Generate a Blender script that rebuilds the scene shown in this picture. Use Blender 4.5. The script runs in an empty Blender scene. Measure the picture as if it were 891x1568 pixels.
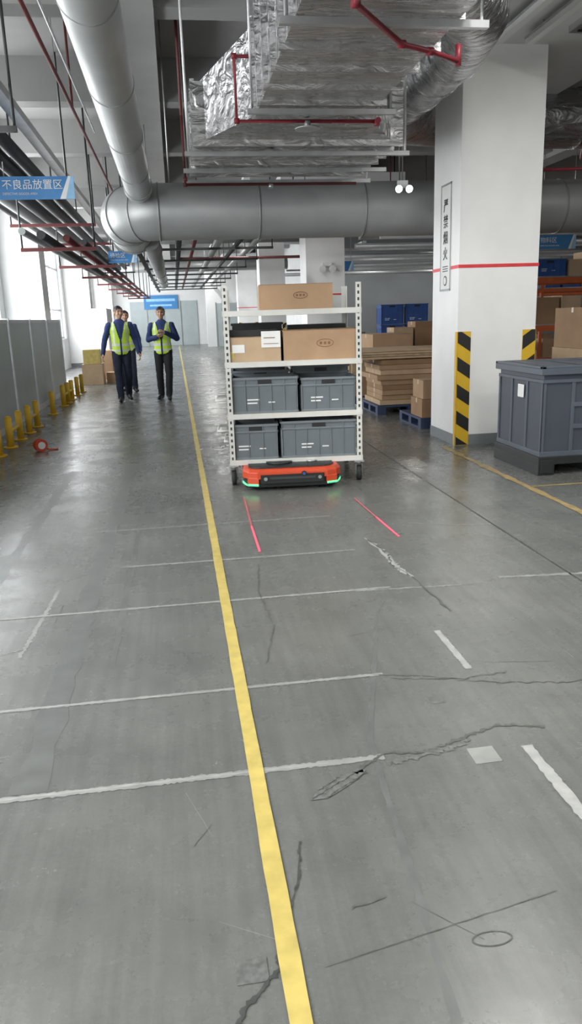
import bpy, bmesh, math, random
from mathutils import Vector, Matrix, noise
random.seed(7)
scene=bpy.context.scene
scene.view_settings.view_transform='Standard'
scene.view_settings.exposure=0.0
COL=bpy.context.collection
# ---------------------------------------------------------------- materials
MATS={}
def mat(name,col,rough=0.5,metal=0.0,var=0.12,scale=8.0,bump=0.0,bscale=40.0,emit=None,estr=0.0,spec=0.5):
    if name in MATS: return MATS[name]
    m=bpy.data.materials.new(name);m.use_nodes=True;nt=m.node_tree;n=nt.nodes;l=nt.links
    p=n['Principled BSDF'];tc=n.new('ShaderNodeTexCoord')
    nz=n.new('ShaderNodeTexNoise');nz.inputs['Scale'].default_value=scale;nz.inputs['Detail'].default_value=5
    l.new(tc.outputs['Object'],nz.inputs['Vector'])
    cr=n.new('ShaderNodeValToRGB');e=cr.color_ramp.elements
    e[0].position=0.3;e[1].position=0.7
    e[0].color=tuple(max(0,c*(1-var)) for c in col)+(1,)
    e[1].color=tuple(min(1,c*(1+var)) for c in col)+(1,)
    l.new(nz.outputs['Fac'],cr.inputs['Fac']);l.new(cr.outputs['Color'],p.inputs['Base Color'])
    p.inputs['Roughness'].default_value=rough;p.inputs['Metallic'].default_value=metal
    p.inputs['Specular IOR Level'].default_value=spec
    if bump>0:
        nb=n.new('ShaderNodeTexNoise');nb.inputs['Scale'].default_value=bscale;nb.inputs['Detail'].default_value=4
        l.new(tc.outputs['Object'],nb.inputs['Vector'])
        b=n.new('ShaderNodeBump');b.inputs['Strength'].default_value=bump;b.inputs['Distance'].default_value=0.02
        l.new(nb.outputs['Fac'],b.inputs['Height']);l.new(b.outputs['Normal'],p.inputs['Normal'])
    if emit:
        p.inputs['Emission Color'].default_value=tuple(emit)+(1,);p.inputs['Emission Strength'].default_value=estr
    MATS[name]=m;return m
def floor_mat():
    m=bpy.data.materials.new('epoxy_floor');m.use_nodes=True;nt=m.node_tree;n=nt.nodes;l=nt.links
    p=n['Principled BSDF'];tc=n.new('ShaderNodeTexCoord')
    def nz(sc,det,rough=0.5,vec=None):
        t=n.new('ShaderNodeTexNoise');t.inputs['Scale'].default_value=sc;t.inputs['Detail'].default_value=det;t.inputs['Roughness'].default_value=rough
        l.new(vec if vec else tc.outputs['Object'],t.inputs['Vector']);return t.outputs['Fac']
    def ramp(src,p0,c0,p1,c1):
        r=n.new('ShaderNodeValToRGB');r.color_ramp.elements[0].position=p0;r.color_ramp.elements[1].position=p1
        r.color_ramp.elements[0].color=(c0,c0,c0,1) if not isinstance(c0,tuple) else c0+(1,)
        r.color_ramp.elements[1].color=(c1,c1,c1,1) if not isinstance(c1,tuple) else c1+(1,)
        l.new(src,r.inputs['Fac']);return r.outputs['Color']
    def mul(a,b,f=1.0):
        x=n.new('ShaderNodeMix');x.data_type='RGBA';x.blend_type='MULTIPLY';x.inputs[0].default_value=f
        l.new(a,x.inputs[6]);l.new(b,x.inputs[7]);return x.outputs[2]
    base=ramp(nz(0.9,6,0.6),0.3,(0.155,0.161,0.152),0.72,(0.218,0.222,0.208))
    fine=ramp(nz(60,8,0.8),0.3,0.82,0.7,1.0)
    blot=ramp(nz(1.3,10,0.75),0.38,0.82,0.6,1.0)
    mp=n.new('ShaderNodeMapping');mp.inputs['Scale'].default_value=(14,0.7,1);l.new(tc.outputs['Object'],mp.inputs['Vector'])
    scf=ramp(nz(2.0,6,0.6,mp.outputs['Vector']),0.35,0.86,0.6,1.0)
    mp2=n.new('ShaderNodeMapping');mp2.inputs['Rotation'].default_value=(0,0,0.5);mp2.inputs['Scale'].default_value=(40,1.5,1);l.new(tc.outputs['Object'],mp2.inputs['Vector'])
    scr=ramp(nz(1.6,4,0.7,mp2.outputs['Vector']),0.66,1.0,0.74,0.88)
    c=mul(mul(mul(mul(base,fine),blot),scf),scr)
    l.new(c,p.inputs['Base Color'])
    r=ramp(nz(2.3,8,0.7),0.3,0.18,0.75,0.38);l.new(r,p.inputs['Roughness'])
    p.inputs['Specular IOR Level'].default_value=0.6
    b=n.new('ShaderNodeBump');b.inputs['Strength'].default_value=0.10;b.inputs['Distance'].default_value=0.01
    l.new(nz(5,5,0.6),b.inputs['Height']);l.new(b.outputs['Normal'],p.inputs['Normal'])
    return m
def foil_mat():
    m=bpy.data.materials.new('foil_wrap');m.use_nodes=True;nt=m.node_tree;n=nt.nodes;l=nt.links
    p=n['Principled BSDF'];tc=n.new('ShaderNodeTexCoord')
    p.inputs['Base Color'].default_value=(0.60,0.60,0.61,1);p.inputs['Metallic'].default_value=1.0
    t=n.new('ShaderNodeTexNoise');t.inputs['Scale'].default_value=5;t.inputs['Detail'].default_value=6;t.inputs['Distortion'].default_value=1.2
    mp=n.new('ShaderNodeMapping');mp.inputs['Scale'].default_value=(0.5,2.2,1.2);l.new(tc.outputs['Object'],mp.inputs['Vector'])
    l.new(mp.outputs['Vector'],t.inputs['Vector'])
    b=n.new('ShaderNodeBump');b.inputs['Strength'].default_value=0.85;b.inputs['Distance'].default_value=0.05
    l.new(t.outputs['Fac'],b.inputs['Height']);l.new(b.outputs['Normal'],p.inputs['Normal'])
    r=n.new('ShaderNodeMapRange');r.inputs[3].default_value=0.16;r.inputs[4].default_value=0.36
    l.new(t.outputs['Fac'],r.inputs[0]);l.new(r.outputs[0],p.inputs['Roughness'])
    return m
M_floor=floor_mat();M_foil=foil_mat()
M_ceil=mat('ceiling_paint',(0.36,0.36,0.35),0.9,var=0.08,scale=1.5)
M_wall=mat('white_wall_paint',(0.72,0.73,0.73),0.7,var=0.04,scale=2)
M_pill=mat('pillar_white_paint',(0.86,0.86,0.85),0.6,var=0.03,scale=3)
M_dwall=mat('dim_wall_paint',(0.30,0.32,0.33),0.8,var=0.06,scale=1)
M_panel=mat('grey_panel',(0.38,0.43,0.44),0.4,var=0.06,scale=2)
M_skirt=mat('skirting_grey',(0.2,0.22,0.23),0.5,var=0.1,scale=6)
M_duct=mat('galvanised_grey_duct',(0.36,0.37,0.37),0.42,metal=0.35,var=0.08,scale=3)
M_seam=mat('duct_seam',(0.28,0.29,0.29),0.5,metal=0.5)
M_red=mat('sprinkler_red',(0.22,0.018,0.03),0.45)
M_dred=mat('dark_oxide_red',(0.12,0.022,0.022),0.55)
M_redtape=mat('red_tape',(0.7,0.05,0.06),0.5)
M_dark=mat('black_pipe_insulation',(0.03,0.031,0.033),0.45)
M_steel=mat('zinc_steel',(0.5,0.51,0.52),0.35,metal=0.8)
M_yel=mat('yellow_line_paint',(0.56,0.44,0.13),0.42,var=0.16,scale=14)
M_ytan=mat('worn_tan_line',(0.36,0.27,0.12),0.5,var=0.25,scale=10)
M_light=mat('light_grout',(0.27,0.275,0.262),0.42,var=0.16,scale=9)
M_light2=mat('worn_white_paint',(0.34,0.345,0.33),0.45,var=0.16,scale=20)
M_crack=mat('dark_crack',(0.05,0.055,0.05),0.7,var=0.3,scale=40)
M_midcrack=mat('crack_patch',(0.09,0.095,0.09),0.65,var=0.35,scale=45)
M_patch=mat('worn_patch',(0.125,0.13,0.122),0.6,var=0.35,scale=50)
M_tyre=mat('tyre_scuff',(0.135,0.141,0.136),0.3,var=0.15,scale=9)
M_cart=mat('cart_cream_steel',(0.62,0.62,0.58),0.45,var=0.05)
M_hole=mat('hole_dark',(0.05,0.05,0.05),0.8)
M_crate=mat('grey_crate_plastic',(0.135,0.158,0.172),0.5,var=0.06)
M_crate2=mat('grey_crate_rim',(0.17,0.195,0.21),0.45,var=0.06)
M_black=mat('black_plastic',(0.018,0.019,0.02),0.45)
M_rub=mat('black_rubber',(0.02,0.02,0.02),0.7)
M_card=mat('cardboard',(0.40,0.26,0.155),0.85,var=0.08,scale=5,bump=0.05)
M_card2=mat('cardboard_light',(0.50,0.36,0.23),0.85,var=0.08,scale=5)
M_card3=mat('cardboard_dark',(0.31,0.19,0.105),0.85,var=0.1,scale=5)
M_tape=mat('packing_tape',(0.5,0.36,0.2),0.3)
M_print=mat('printed_mark',(0.22,0.11,0.06),0.8)
M_label=mat('paper_label',(0.78,0.78,0.76),0.7,var=0.03)
M_yb=mat('safety_yellow',(0.72,0.45,0.03),0.45,var=0.06)
M_bk=mat('safety_black',(0.02,0.02,0.02),0.5)
M_bin=mat('pallet_box_bluegrey',(0.055,0.064,0.083),0.5,var=0.08,scale=4)
M_bin2=mat('pallet_box_rim',(0.08,0.094,0.118),0.45,var=0.08,scale=4)
M_blue=mat('blue_plastic',(0.03,0.09,0.3),0.45)
M_sign=mat('sign_blue',(0.05,0.22,0.5),0.5,var=0.05)
M_signl=mat('sign_pale_blue',(0.3,0.55,0.8),0.5)
M_white=mat('white_plastic',(0.8,0.8,0.8),0.5,var=0.02)
M_org=mat('robot_orange',(0.60,0.07,0.025),0.38,var=0.04)
M_green=mat('green_led',(0.1,0.9,0.3),0.4,emit=(0.12,1.0,0.35),estr=1.2)
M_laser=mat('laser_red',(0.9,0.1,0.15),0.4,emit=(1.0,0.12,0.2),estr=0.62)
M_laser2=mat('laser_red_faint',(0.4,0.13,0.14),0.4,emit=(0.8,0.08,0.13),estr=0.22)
M_lamp=mat('lamp_glow',(1,1,1),0.4,emit=(1,1,0.97),estr=9)
M_rack=mat('rack_orange',(0.5,0.11,0.03),0.5)
M_wood=mat('pallet_wood',(0.42,0.31,0.19),0.8,var=0.2,scale=12)
M_green_w=mat('caster_green',(0.03,0.13,0.1),0.5)
M_glass=mat('window_frame_grey',(0.55,0.57,0.58),0.4)
M_frost=mat('overcast_pane',(0.9,0.93,0.95),0.3,emit=(0.95,0.98,1.0),estr=2.8)
M_skin=mat('skin',(0.42,0.25,0.17),0.55,var=0.05);M_hair=mat('black_hair',(0.012,0.011,0.011),0.5,bump=0.3,bscale=150)
M_navy=mat('navy_cloth',(0.02,0.038,0.13),0.85,bump=0.15,bscale=18);M_trou=mat('dark_trousers',(0.016,0.022,0.045),0.85,bump=0.15,bscale=14)
M_trou2=mat('black_trousers',(0.012,0.013,0.016),0.85,bump=0.15,bscale=14)
M_vest=mat('hi_vis_vest',(0.5,0.72,0.06),0.7,var=0.06,bump=0.12,bscale=18,emit=(0.5,0.8,0.02),estr=0.04);M_refl=mat('reflective_tape',(0.62,0.64,0.6),0.4,var=0.04)
M_shoe=mat('black_shoe',(0.012,0.012,0.012),0.4);M_eye=mat('eye_dark',(0.02,0.015,0.01),0.2);M_lip=mat('lips',(0.33,0.13,0.1),0.5)
M_bluep=mat('pallet_dark_blue',(0.03,0.05,0.11),0.6)
M_roll=mat('grey_green_roll',(0.11,0.13,0.12),0.8)
# ---------------------------------------------------------------- builder
class B:
    def __init__(s,name):
        s.name=name;s.bm=bmesh.new();s.mats=[];s.M=Matrix.Identity(4)
    def mi(s,m):
        if m not in s.mats:s.mats.append(m)
        return s.mats.index(m)
    def face(s,pts,m,smooth=False):
        vs=[s.bm.verts.new(s.M@Vector(p)) for p in pts]
        f=s.bm.faces.new(vs);f.material_index=s.mi(m);f.smooth=smooth;return f
    def hexa(s,c,m):
        vs=[s.bm.verts.new(s.M@Vector(p)) for p in c];k=s.mi(m)
        for q in ((0,3,2,1),(4,5,6,7),(0,1,5,4),(1,2,6,5),(2,3,7,6),(3,0,4,7)):
            f=s.bm.faces.new([vs[i] for i in q]);f.material_index=k
    def box(s,x0,x1,y0,y1,z0,z1,m):
        if x0>x1:x0,x1=x1,x0
        if y0>y1:y0,y1=y1,y0
        if z0>z1:z0,z1=z1,z0
        s.hexa([(x0,y0,z0),(x1,y0,z0),(x1,y1,z0),(x0,y1,z0),(x0,y0,z1),(x1,y0,z1),(x1,y1,z1),(x0,y1,z1)],m)
    def cyl(s,p1,p2,r,m,seg=16,r2=None,cap=True):
        p1=Vector(p1);p2=Vector(p2);d=(p2-p1).normalized();r2=r if r2 is None else r2
        a=d.orthogonal().normalized();b=d.cross(a);k=s.mi(m)
        A=[];C=[]
        for i in range(seg):
            t=2*math.pi*i/seg;o=a*math.cos(t)+b*math.sin(t)
            A.append(s.bm.verts.new(s.M@(p1+o*r)));C.append(s.bm.verts.new(s.M@(p2+o*r2)))
        for i in range(seg):
            j=(i+1)%seg;f=s.bm.faces.new((A[i],A[j],C[j],C[i]));f.material_index=k;f.smooth=True
        if cap:
            f=s.bm.faces.new(A[::-1]);f.material_index=k;f=s.bm.faces.new(C);f.material_index=k
    def path(s,pts,r,m,seg=12,cap=True):
        pts=[Vector(p) for p in pts];k=s.mi(m);rings=[];prev=None
        for i,p in enumerate(pts):
            if i==0:d=pts[1]-p
            elif i==len(pts)-1:d=p-pts[-2]
            else:d=(pts[i+1]-p).normalized()+(p-pts[i-1]).normalized()
            d.normalize()
            a=d.orthogonal().normalized() if prev is None else (prev-d*prev.dot(d)).normalized()
            prev=a;b=d.cross(a)
            rings.append([s.bm.verts.new(s.M@(p+(a*math.cos(2*math.pi*t/seg)+b*math.sin(2*math.pi*t/seg))*r)) for t in range(seg)])
        for A,C in zip(rings,rings[1:]):
            for i in range(seg):
                j=(i+1)%seg;f=s.bm.faces.new((A[i],A[j],C[j],C[i]));f.material_index=k;f.smooth=True
        if cap:
            f=s.bm.faces.new(rings[0][::-1]);f.material_index=k;f=s.bm.faces.new(rings[-1]);f.material_index=k
    def extrude_poly(s,pts,z0,z1,m,inset=0.0):
        k=s.mi(m);n=len(pts);cx=sum(p[0] for p in pts)/n;cy=sum(p[1] for p in pts)/n
        def ins(p):
            dx,dy=cx-p[0],cy-p[1];L=math.hypot(dx,dy);return (p[0]+dx/L*inset,p[1]+dy/L*inset)
        A=[s.bm.verts.new(s.M@Vector((x,y,z0))) for x,y in pts];C=[s.bm.verts.new(s.M@Vector((*ins(p),z1))) for p in pts]
        for i in range(n):
            f=s.bm.faces.new((A[i],A[(i+1)%n],C[(i+1)%n],C[i]));f.material_index=k
        f=s.bm.faces.new(A[::-1]);f.material_index=k;f=s.bm.faces.new(C);f.material_index=k
    def done(s,loc=(0,0,0),rot=0,bevel=0.0,parent=None):
        bmesh.ops.recalc_face_normals(s.bm,faces=s.bm.faces[:])
        me=bpy.data.meshes.new(s.name);s.bm.to_mesh(me);s.bm.free()
        for m in s.mats:me.materials.append(m)
        o=bpy.data.objects.new(s.name,me);COL.objects.link(o);o.location=loc;o.rotation_euler=(0,0,rot)
        if bevel>0:
            b=o.modifiers.new('bevel','BEVEL');b.width=bevel;b.segments=2;b.limit_method='ANGLE';b.angle_limit=math.radians(50)
        if parent:o.parent=parent
        return o
def empty(name,loc=(0,0,0),rot=0):
    e=bpy.data.objects.new(name,None);COL.objects.link(e);e.location=loc;e.rotation_euler=(0,0,rot);return e
def text(s,body,size,loc,m,parent=None,rot=(math.pi/2,0,0)):
    c=bpy.data.curves.new(s,'FONT');c.body=body;c.size=size;c.extrude=0.001;c.materials.append(m)
    o=bpy.data.objects.new(s,c);COL.objects.link(o);o.location=loc;o.rotation_euler=rot
    if parent:o.parent=parent
    return o
# ---------------------------------------------------------------- camera
f,pi_,ya,ro,h=1160,math.radians(14.5),math.radians(8.0),math.radians(1.9),1.5
F=Vector((math.sin(ya)*math.cos(pi_),math.cos(ya)*math.cos(pi_),-math.sin(pi_)))
R=Vector((math.cos(ya),-math.sin(ya),0));U=R.cross(F)
R2=R*math.cos(ro)-U*math.sin(ro);U2=R*math.sin(ro)+U*math.cos(ro)
cd=bpy.data.cameras.new('camera');co=bpy.data.objects.new('camera',cd);COL.objects.link(co)
co.matrix_world=Matrix(((R2.x,U2.x,-F.x,0),(R2.y,U2.y,-F.y,0),(R2.z,U2.z,-F.z,h),(0,0,0,1)))
cd.sensor_fit='VERTICAL';cd.sensor_height=36;cd.lens=1160/1568*36;cd.clip_end=300;cd.clip_start=0.05
scene.camera=co
# ---------------------------------------------------------------- shell
XL,XR,YB,YF,ZC=-3.7,24.0,-10.0,48.0,4.95
ZR=4.94
PY=[8.26+9.87*k for k in range(-1,4)]
b=B('floor');b.box(XL-0.3,XR+0.3,YB-0.3,YF+0.3,-0.2,0,M_floor);b.done()
b=B('ceiling');b.box(XL-0.3,XR+0.3,YB-0.3,YF+0.3,ZC,ZC+0.2,M_ceil);b.done()
b=B('concrete_beam_grid')
y=-8.2
while y<YF-1:
    b.box(XL,XR,y,y+0.32,4.4,ZC,M_ceil);y+=3.3
for x in (-3.4,-0.2,3.35,7.6,12.05,16.4,20.8): b.box(x-0.2,x+0.2,YB,YF,4.32,ZC,M_ceil)
for yc in PY:b.box(2.35,5.0,yc-1.5,yc+1.9,4.12,4.35,M_wall)
b.done()
b=B('wall_left')
b.box(XL-0.25,XL,YB,YF,0,1.0,M_wall);b.box(XL-0.25,XL,YB,YF,4.1,ZC,M_wall)
for c in PY:b.box(XL-0.25,XL,c-0.5,c+1.4,1.0,4.1,M_wall)
b.box(XL-0.25,XL,YB,-7,1.0,4.1,M_wall);b.box(XL-0.25,XL,46.5,YF,1.0,4.1,M_wall)
b.done()
edges=[];prev=-7
for c in PY+[47.0]:
    y0,y1=prev,c-0.5
    if y1-y0>1:edges.append((y0,y1))
    prev=c+1.4
for i,(y0,y1) in enumerate(edges):
    b=B('window_%d'%(i+1))
    b.box(XL-0.2,XL-0.19,y0,y1,1.0,4.1,M_frost)
    n=max(2,int((y1-y0)/1.4))
    for k in range(n+1):
        yy=y0+(y1-y0)*k/n;b.box(XL-0.17,XL-0.1,yy-0.03,yy+0.03,1.0,4.1,M_glass)
    for z in (1.0,1.9,3.2,4.04):b.box(XL-0.17,XL-0.1,y0,y1,z,z+0.06,M_glass)
    b.done()
b=B('wall_right');b.box(XR,XR+0.25,YB,YF,0,ZC,M_dwall);b.done()
b=B('wall_back');b.box(XL,XR,YB-0.25,YB,0,ZC,M_wall);b.done()
b=B('wall_front')
b.box(XL,XR,YF,YF+0.25,0,ZC,M_wall)
b.box(-2.6,1.4,YF-0.05,YF,0,2.6,M_panel)
for x in (-1.6,-0.6,0.4):b.box(x-0.02,x+0.02,YF-0.08,YF,0,2.6,M_seam)
b.done()
b=B('blue_banner');b.box(-1.75,0.25,YF-0.12,YF-0.09,2.15,2.95,M_sign)
b.box(-1.6,0.1,YF-0.13,YF-0.115,2.6,2.75,M_signl);b.box(-1.4,-0.1,YF-0.13,YF-0.115,2.32,2.42,M_signl);b.done()
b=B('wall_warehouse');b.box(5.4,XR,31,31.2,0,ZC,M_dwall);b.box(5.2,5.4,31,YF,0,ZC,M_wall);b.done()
b=B('wall_corridor_end');b.box(1.75,5.2,43,43.2,0,ZC,M_wall)
b.box(2.3,3.4,42.95,43,0,2.3,M_panel);b.box(2.25,2.3,42.93,43,0,2.35,M_seam);b.box(3.4,3.45,42.93,43,0,2.35,M_seam);b.done()
def pillar(x,y,w=0.91,d=0.86,name='pillar'):
    b=B(name);b.box(x,x+w,y,y+d,0,4.4,M_pill)
    t=0.006
    for (a0,a1,b0,b1) in ((x-t,x+w+t,y-t,y),(x-t,x+w+t,y+d,y+d+t),(x-t,x,y,y+d),(x+w,x+w+t,y,y+d)):
        b.box(a0,a1,b0,b1,0,0.12,M_skirt)
        b.box(a0,a1,b0,b1,1.945,1.98,M_redtape)
    zt=1.27;s=0.15;L=0.15
    for cx,sx in ((x,1),(x+w,-1)):
        b.box(min(cx,cx+sx*s),max(cx,cx+sx*s),y-0.011,y,0,zt,M_yb)
        b.box(min(cx-sx*0.011,cx),max(cx-sx*0.011,cx),y,y+0.05,0,zt,M_yb)
        z=-0.15;i=0
        while z<zt+0.12:
            if i%2==0:
                poly=[(0,z+0.1),(s,z),(s,z+L),(0,z+0.1+L)]
                def clip(poly,lim,up):
                    out=[]
                    for a,c in zip(poly,poly[1:]+poly[:1]):
                        ia=(a[1]<=lim) if up else (a[1]>=lim);ic=(c[1]<=lim) if up else (c[1]>=lim)
                        if ia:out.append(a)
                        if ia!=ic:
                            tt=(lim-a[1])/(c[1]-a[1]);out.append((a[0]+(c[0]-a[0])*tt,lim))
                    return out
                q=clip(clip(poly,zt,True),0.004,False)
                if len(q)>=3:b.face([(cx+sx*u,y-0.013,v) for u,v in q],M_bk)
            z+=L;i+=1
    return b.done()
PX=3.09
for y in PY:
    pillar(PX,y);pillar(11.6,y)
    b=B('wall_column');b.box(XL+0.001,-2.85,y,y+0.8,0,4.4,M_pill);b.box(XL+0.001,-2.844,y-0.006,y,0,0.13,M_skirt);b.box(-2.85,-2.844,y,y+0.8,0,0.13,M_skirt);b.done()
b=B('pillar_notice_board')
b.box(PX-0.012,PX-0.001,8.5,8.83,1.72,2.86,M_label)
for (z0,z1) in ((2.84,2.86),(1.72,1.74)):b.box(PX-0.016,PX-0.01,8.5,8.83,z0,z1,M_seam)
for (y0,y1) in ((8.5,8.515),(8.815,8.83)):b.box(PX-0.016,PX-0.01,y0,y1,1.72,2.86,M_seam)
nbl=[]
for k,ch in enumerate('严禁烟火'):
    nbl.append(text('lettering_%d'%k,ch,0.15,(PX-0.0165,8.74,2.58-k*0.17),M_bk,None,(math.pi/2,0,-math.pi/2)))
for k in range(3):b.box(PX-0.015,PX-0.01,8.58,8.75,1.98-k*0.025,1.99-k*0.025,M_bk)
b.cyl((PX-0.016,8.66,1.83),(PX-0.01,8.66,1.83),0.055,M_bk,20);b.cyl((PX-0.018,8.66,1.83),(PX-0.015,8.66,1.83),0.04,M_label,20)
nb=b.done()
for c in nbl:c.parent=nb
# ---------------------------------------------------------------- floor markings
def strip(b,pts,w,m,z,jit=0.0,n=12,taper=False,wj=0.35):
    pts=[Vector((p[0],p[1],0)) for p in pts];P=[]
    for a,c in zip(pts,pts[1:]):
        for i in range(n):P.append(a.lerp(c,i/n))
    P.append(pts[-1]);k=b.mi(m);L=[];Rr=[]
    for i,p in enumerate(P):
        d=(P[min(i+1,len(P)-1)]-P[max(i-1,0)]).normalized();nn=Vector((-d.y,d.x,0))
        ww=w/2*(random.uniform(1-wj,1+wj) if jit else 1)
        if taper:ww*=max(0.12,math.sin(math.pi*(i+0.5)/len(P)))
        q=p+nn*random.uniform(-jit,jit)
        L.append(b.bm.verts.new((q.x+nn.x*ww,q.y+nn.y*ww,z)));Rr.append(b.bm.verts.new((q.x-nn.x*ww,q.y-nn.y*ww,z)))
    for i in range(len(P)-1):
        ff=b.bm.faces.new((Rr[i],Rr[i+1],L[i+1],L[i]));ff.material_index=k
def upfix(b):
    b.bm.normal_update()
    for f_ in b.bm.faces:
        if f_.normal.z<-0.5:f_.normal_flip()
b=B('yellow_floor_line');strip(b,[(0.17,-4),(0.17,46)],0.053,M_yel,0.004,jit=0.0008,n=500,wj=0.05);b.done()
b=B('tan_floor_line');strip(b,[(2.93,1.0),(2.93,8.2)],0.07,M_ytan,0.003,jit=0.003,n=60);strip(b,[(2.97,6.05),(6.5,6.05)],0.04,M_ytan,0.002,n=30);b.done()
b=B('floor_joint_lines')
for (x0,x1,yy,w) in ((-1.6,0.62,2.28,0.03),(-1.9,0.78,2.89,0.022),(-2.3,1.1,3.915,0.024),(-0.45,1.07,4.65,0.026),(-0.7,1.08,5.54,0.024)):
    strip(b,[(x0,yy),((x0+x1)/2,yy+random.uniform(-.006,.006)),(x1,yy)],w,M_light,0.0015,jit=0.0018,n=110,wj=0.3)
    strip(b,[(x0+0.1,yy+0.002),(x1-0.2,yy)],w*0.3,M_light2,0.0017,jit=0.003,n=60,wj=0.8)
for (x,y0,y1,w) in ((1.13,1.55,2.25,0.042),(1.155,2.86,3.28,0.032)):strip(b,[(x,y0),(x,y1)],w,M_light2,0.0015,jit=0.0015,n=50,wj=0.15)
strip(b,[(1.75,3.93),(2.6,3.85)],0.03,M_light,0.001,jit=0.004,n=40)
strip(b,[(0.9,3.9),(1.5,3.86)],0.015,M_light,0.001,jit=0.004,n=40)
strip(b,[(-0.77,4.3),(-0.79,3.9),(-0.82,3.4)],0.022,M_light,0.001,jit=0.006,n=30)
strip(b,[(2.17,-3),(2.17,30)],0.012,M_crack,0.001,n=50)
b.box(0.915,1.01,2.175,2.27,0.0005,0.0018,M_light)
b.box(0.9,0.96,2.6,2.66,0.0005,0.0012,M_patch)
b.done()
b=B('tyre_scuff_marks');strip(b,[(-0.56,8.0),(-0.585,2.3)],0.10,M_tyre,0.0007,jit=0.004,n=60)
strip(b,[(-0.36,6.4),(-0.38,3.2)],0.03,M_tyre,0.0007,jit=0.004,n=30);strip(b,[(1.0,3.8),(0.6,2.4),(0.5,1.2)],0.02,M_tyre,0.0006,jit=0.002,n=30)
strip(b,[(-1.15,8.0),(-1.18,3.5)],0.07,M_tyre,0.0007,jit=0.004,n=60);b.done()
b=B('floor_cracks')
strip(b,[(0.0,1.25),(0.05,1.37),(0.14,1.46),(0.15,1.54)],0.010,M_crack,0.0025,jit=0.004,n=14,wj=0.7)
strip(b,[(0.19,1.62),(0.24,1.78),(0.26,1.9)],0.005,M_crack,0.0025,jit=0.003,n=12,wj=0.7)
b.face([(0.325,2.085,.0022),(0.38,2.085,.0022),(0.42,2.11,.0022),(0.455,2.135,.0022),(0.50,2.17,.0022),(0.54,2.215,.0022),(0.50,2.225,.0022),(0.46,2.20,.0022),(0.43,2.19,.0022),(0.40,2.165,.0022),(0.36,2.14,.0022)],M_patch)
for p in ([(0.33,2.09),(0.42,2.15),(0.52,2.22)],[(0.38,2.09),(0.45,2.14),(0.54,2.2)],[(0.36,2.13),(0.44,2.19)]):strip(b,p,0.004,M_crack,0.0027,jit=0.004,n=12,wj=0.8)
strip(b,[(0.5,2.2),(0.62,2.3),(0.78,2.28),(0.9,2.33),(1.08,2.4),(1.25,2.36)],0.013,M_midcrack,0.0022,jit=0.008,n=14,wj=0.8)
strip(b,[(0.62,2.24),(0.74,2.26),(0.86,2.28),(0.95,2.33)],0.02,M_patch,0.0021,jit=0.008,n=14,wj=0.8)
strip(b,[(0.72,2.9),(0.95,2.83),(1.2,2.72),(1.5,2.66),(1.95,2.7)],0.006,M_midcrack,0.002,jit=0.009,n=16,wj=0.8)
strip(b,[(0.8,2.84),(1.1,2.78),(1.3,2.8)],0.005,M_midcrack,0.002,jit=0.009,n=12,wj=0.8)
strip(b,[(1.2,4.9),(1.24,4.5),(1.23,4.3),(1.27,4.05)],0.032,M_light2,0.0012,jit=0.010,n=12,wj=0.7)
strip(b,[(1.21,4.85),(1.25,4.5),(1.22,4.3),(1.28,4.0),(1.3,3.5)],0.009,M_midcrack,0.002,jit=0.008,n=14,wj=0.8)
strip(b,[(0.42,4.5),(0.36,4.0),(0.39,3.5),(0.3,3.1)],0.005,M_midcrack,0.002,jit=0.006,n=14,wj=0.8)
strip(b,[(0.35,1.62),(0.45,1.64)],0.006,M_midcrack,0.002,jit=0.004,n=8)
strip(b,[(0.25,1.45),(0.9,1.58)],0.0022,M_midcrack,0.002,jit=0.001,n=24)
strip(b,[(-1.6,2.6),(-1.0,3.4),(-0.82,3.5)],0.008,M_light,0.001,jit=0.006,n=20)
strip(b,[(1.5,2.25),(1.75,2.32),(2.1,2.2),(2.5,2.28)],0.006,M_midcrack,0.002,jit=0.008,n=14,wj=0.8)
strip(b,[(1.6,5.2),(1.9,5.05),(2.15,5.0)],0.012,M_light,0.001,jit=0.008,n=14)
pts=[(0.67+0.05*math.cos(t*math.pi/12),1.46+0.022*math.sin(t*math.pi/12)) for t in range(25)]
strip(b,pts,0.003,M_midcrack,0.0022,n=2)
b.box(0.04,0.115,1.435,1.505,0.0006,0.0019,M_patch)
for _ in range(30):
    x=random.uniform(-1.2,2.6);yy=random.uniform(1.3,6);a=random.uniform(0,math.pi);l=random.uniform(0.05,0.3)
    strip(b,[(x,yy),(x+l*math.cos(a),yy+l*math.sin(a))],0.0018,random.choice((M_light,M_midcrack)),0.0009,jit=0.001,n=6)
b.done()
b=B('laser_light_strip');strip(b,[(0.46,5.4),(0.452,4.75)],0.015,M_laser,0.005,n=4);strip(b,[(0.487,6.35),(0.46,5.4)],0.014,M_laser2,0.005,n=4)  # glowing strips laid on the floor as the robot's projected laser light
strip(b,[(1.41,5.4),(1.43,4.86)],0.015,M_laser,0.005,n=4);strip(b,[(1.39,6.05),(1.41,5.4)],0.014,M_laser2,0.005,n=4);b.done()
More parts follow.
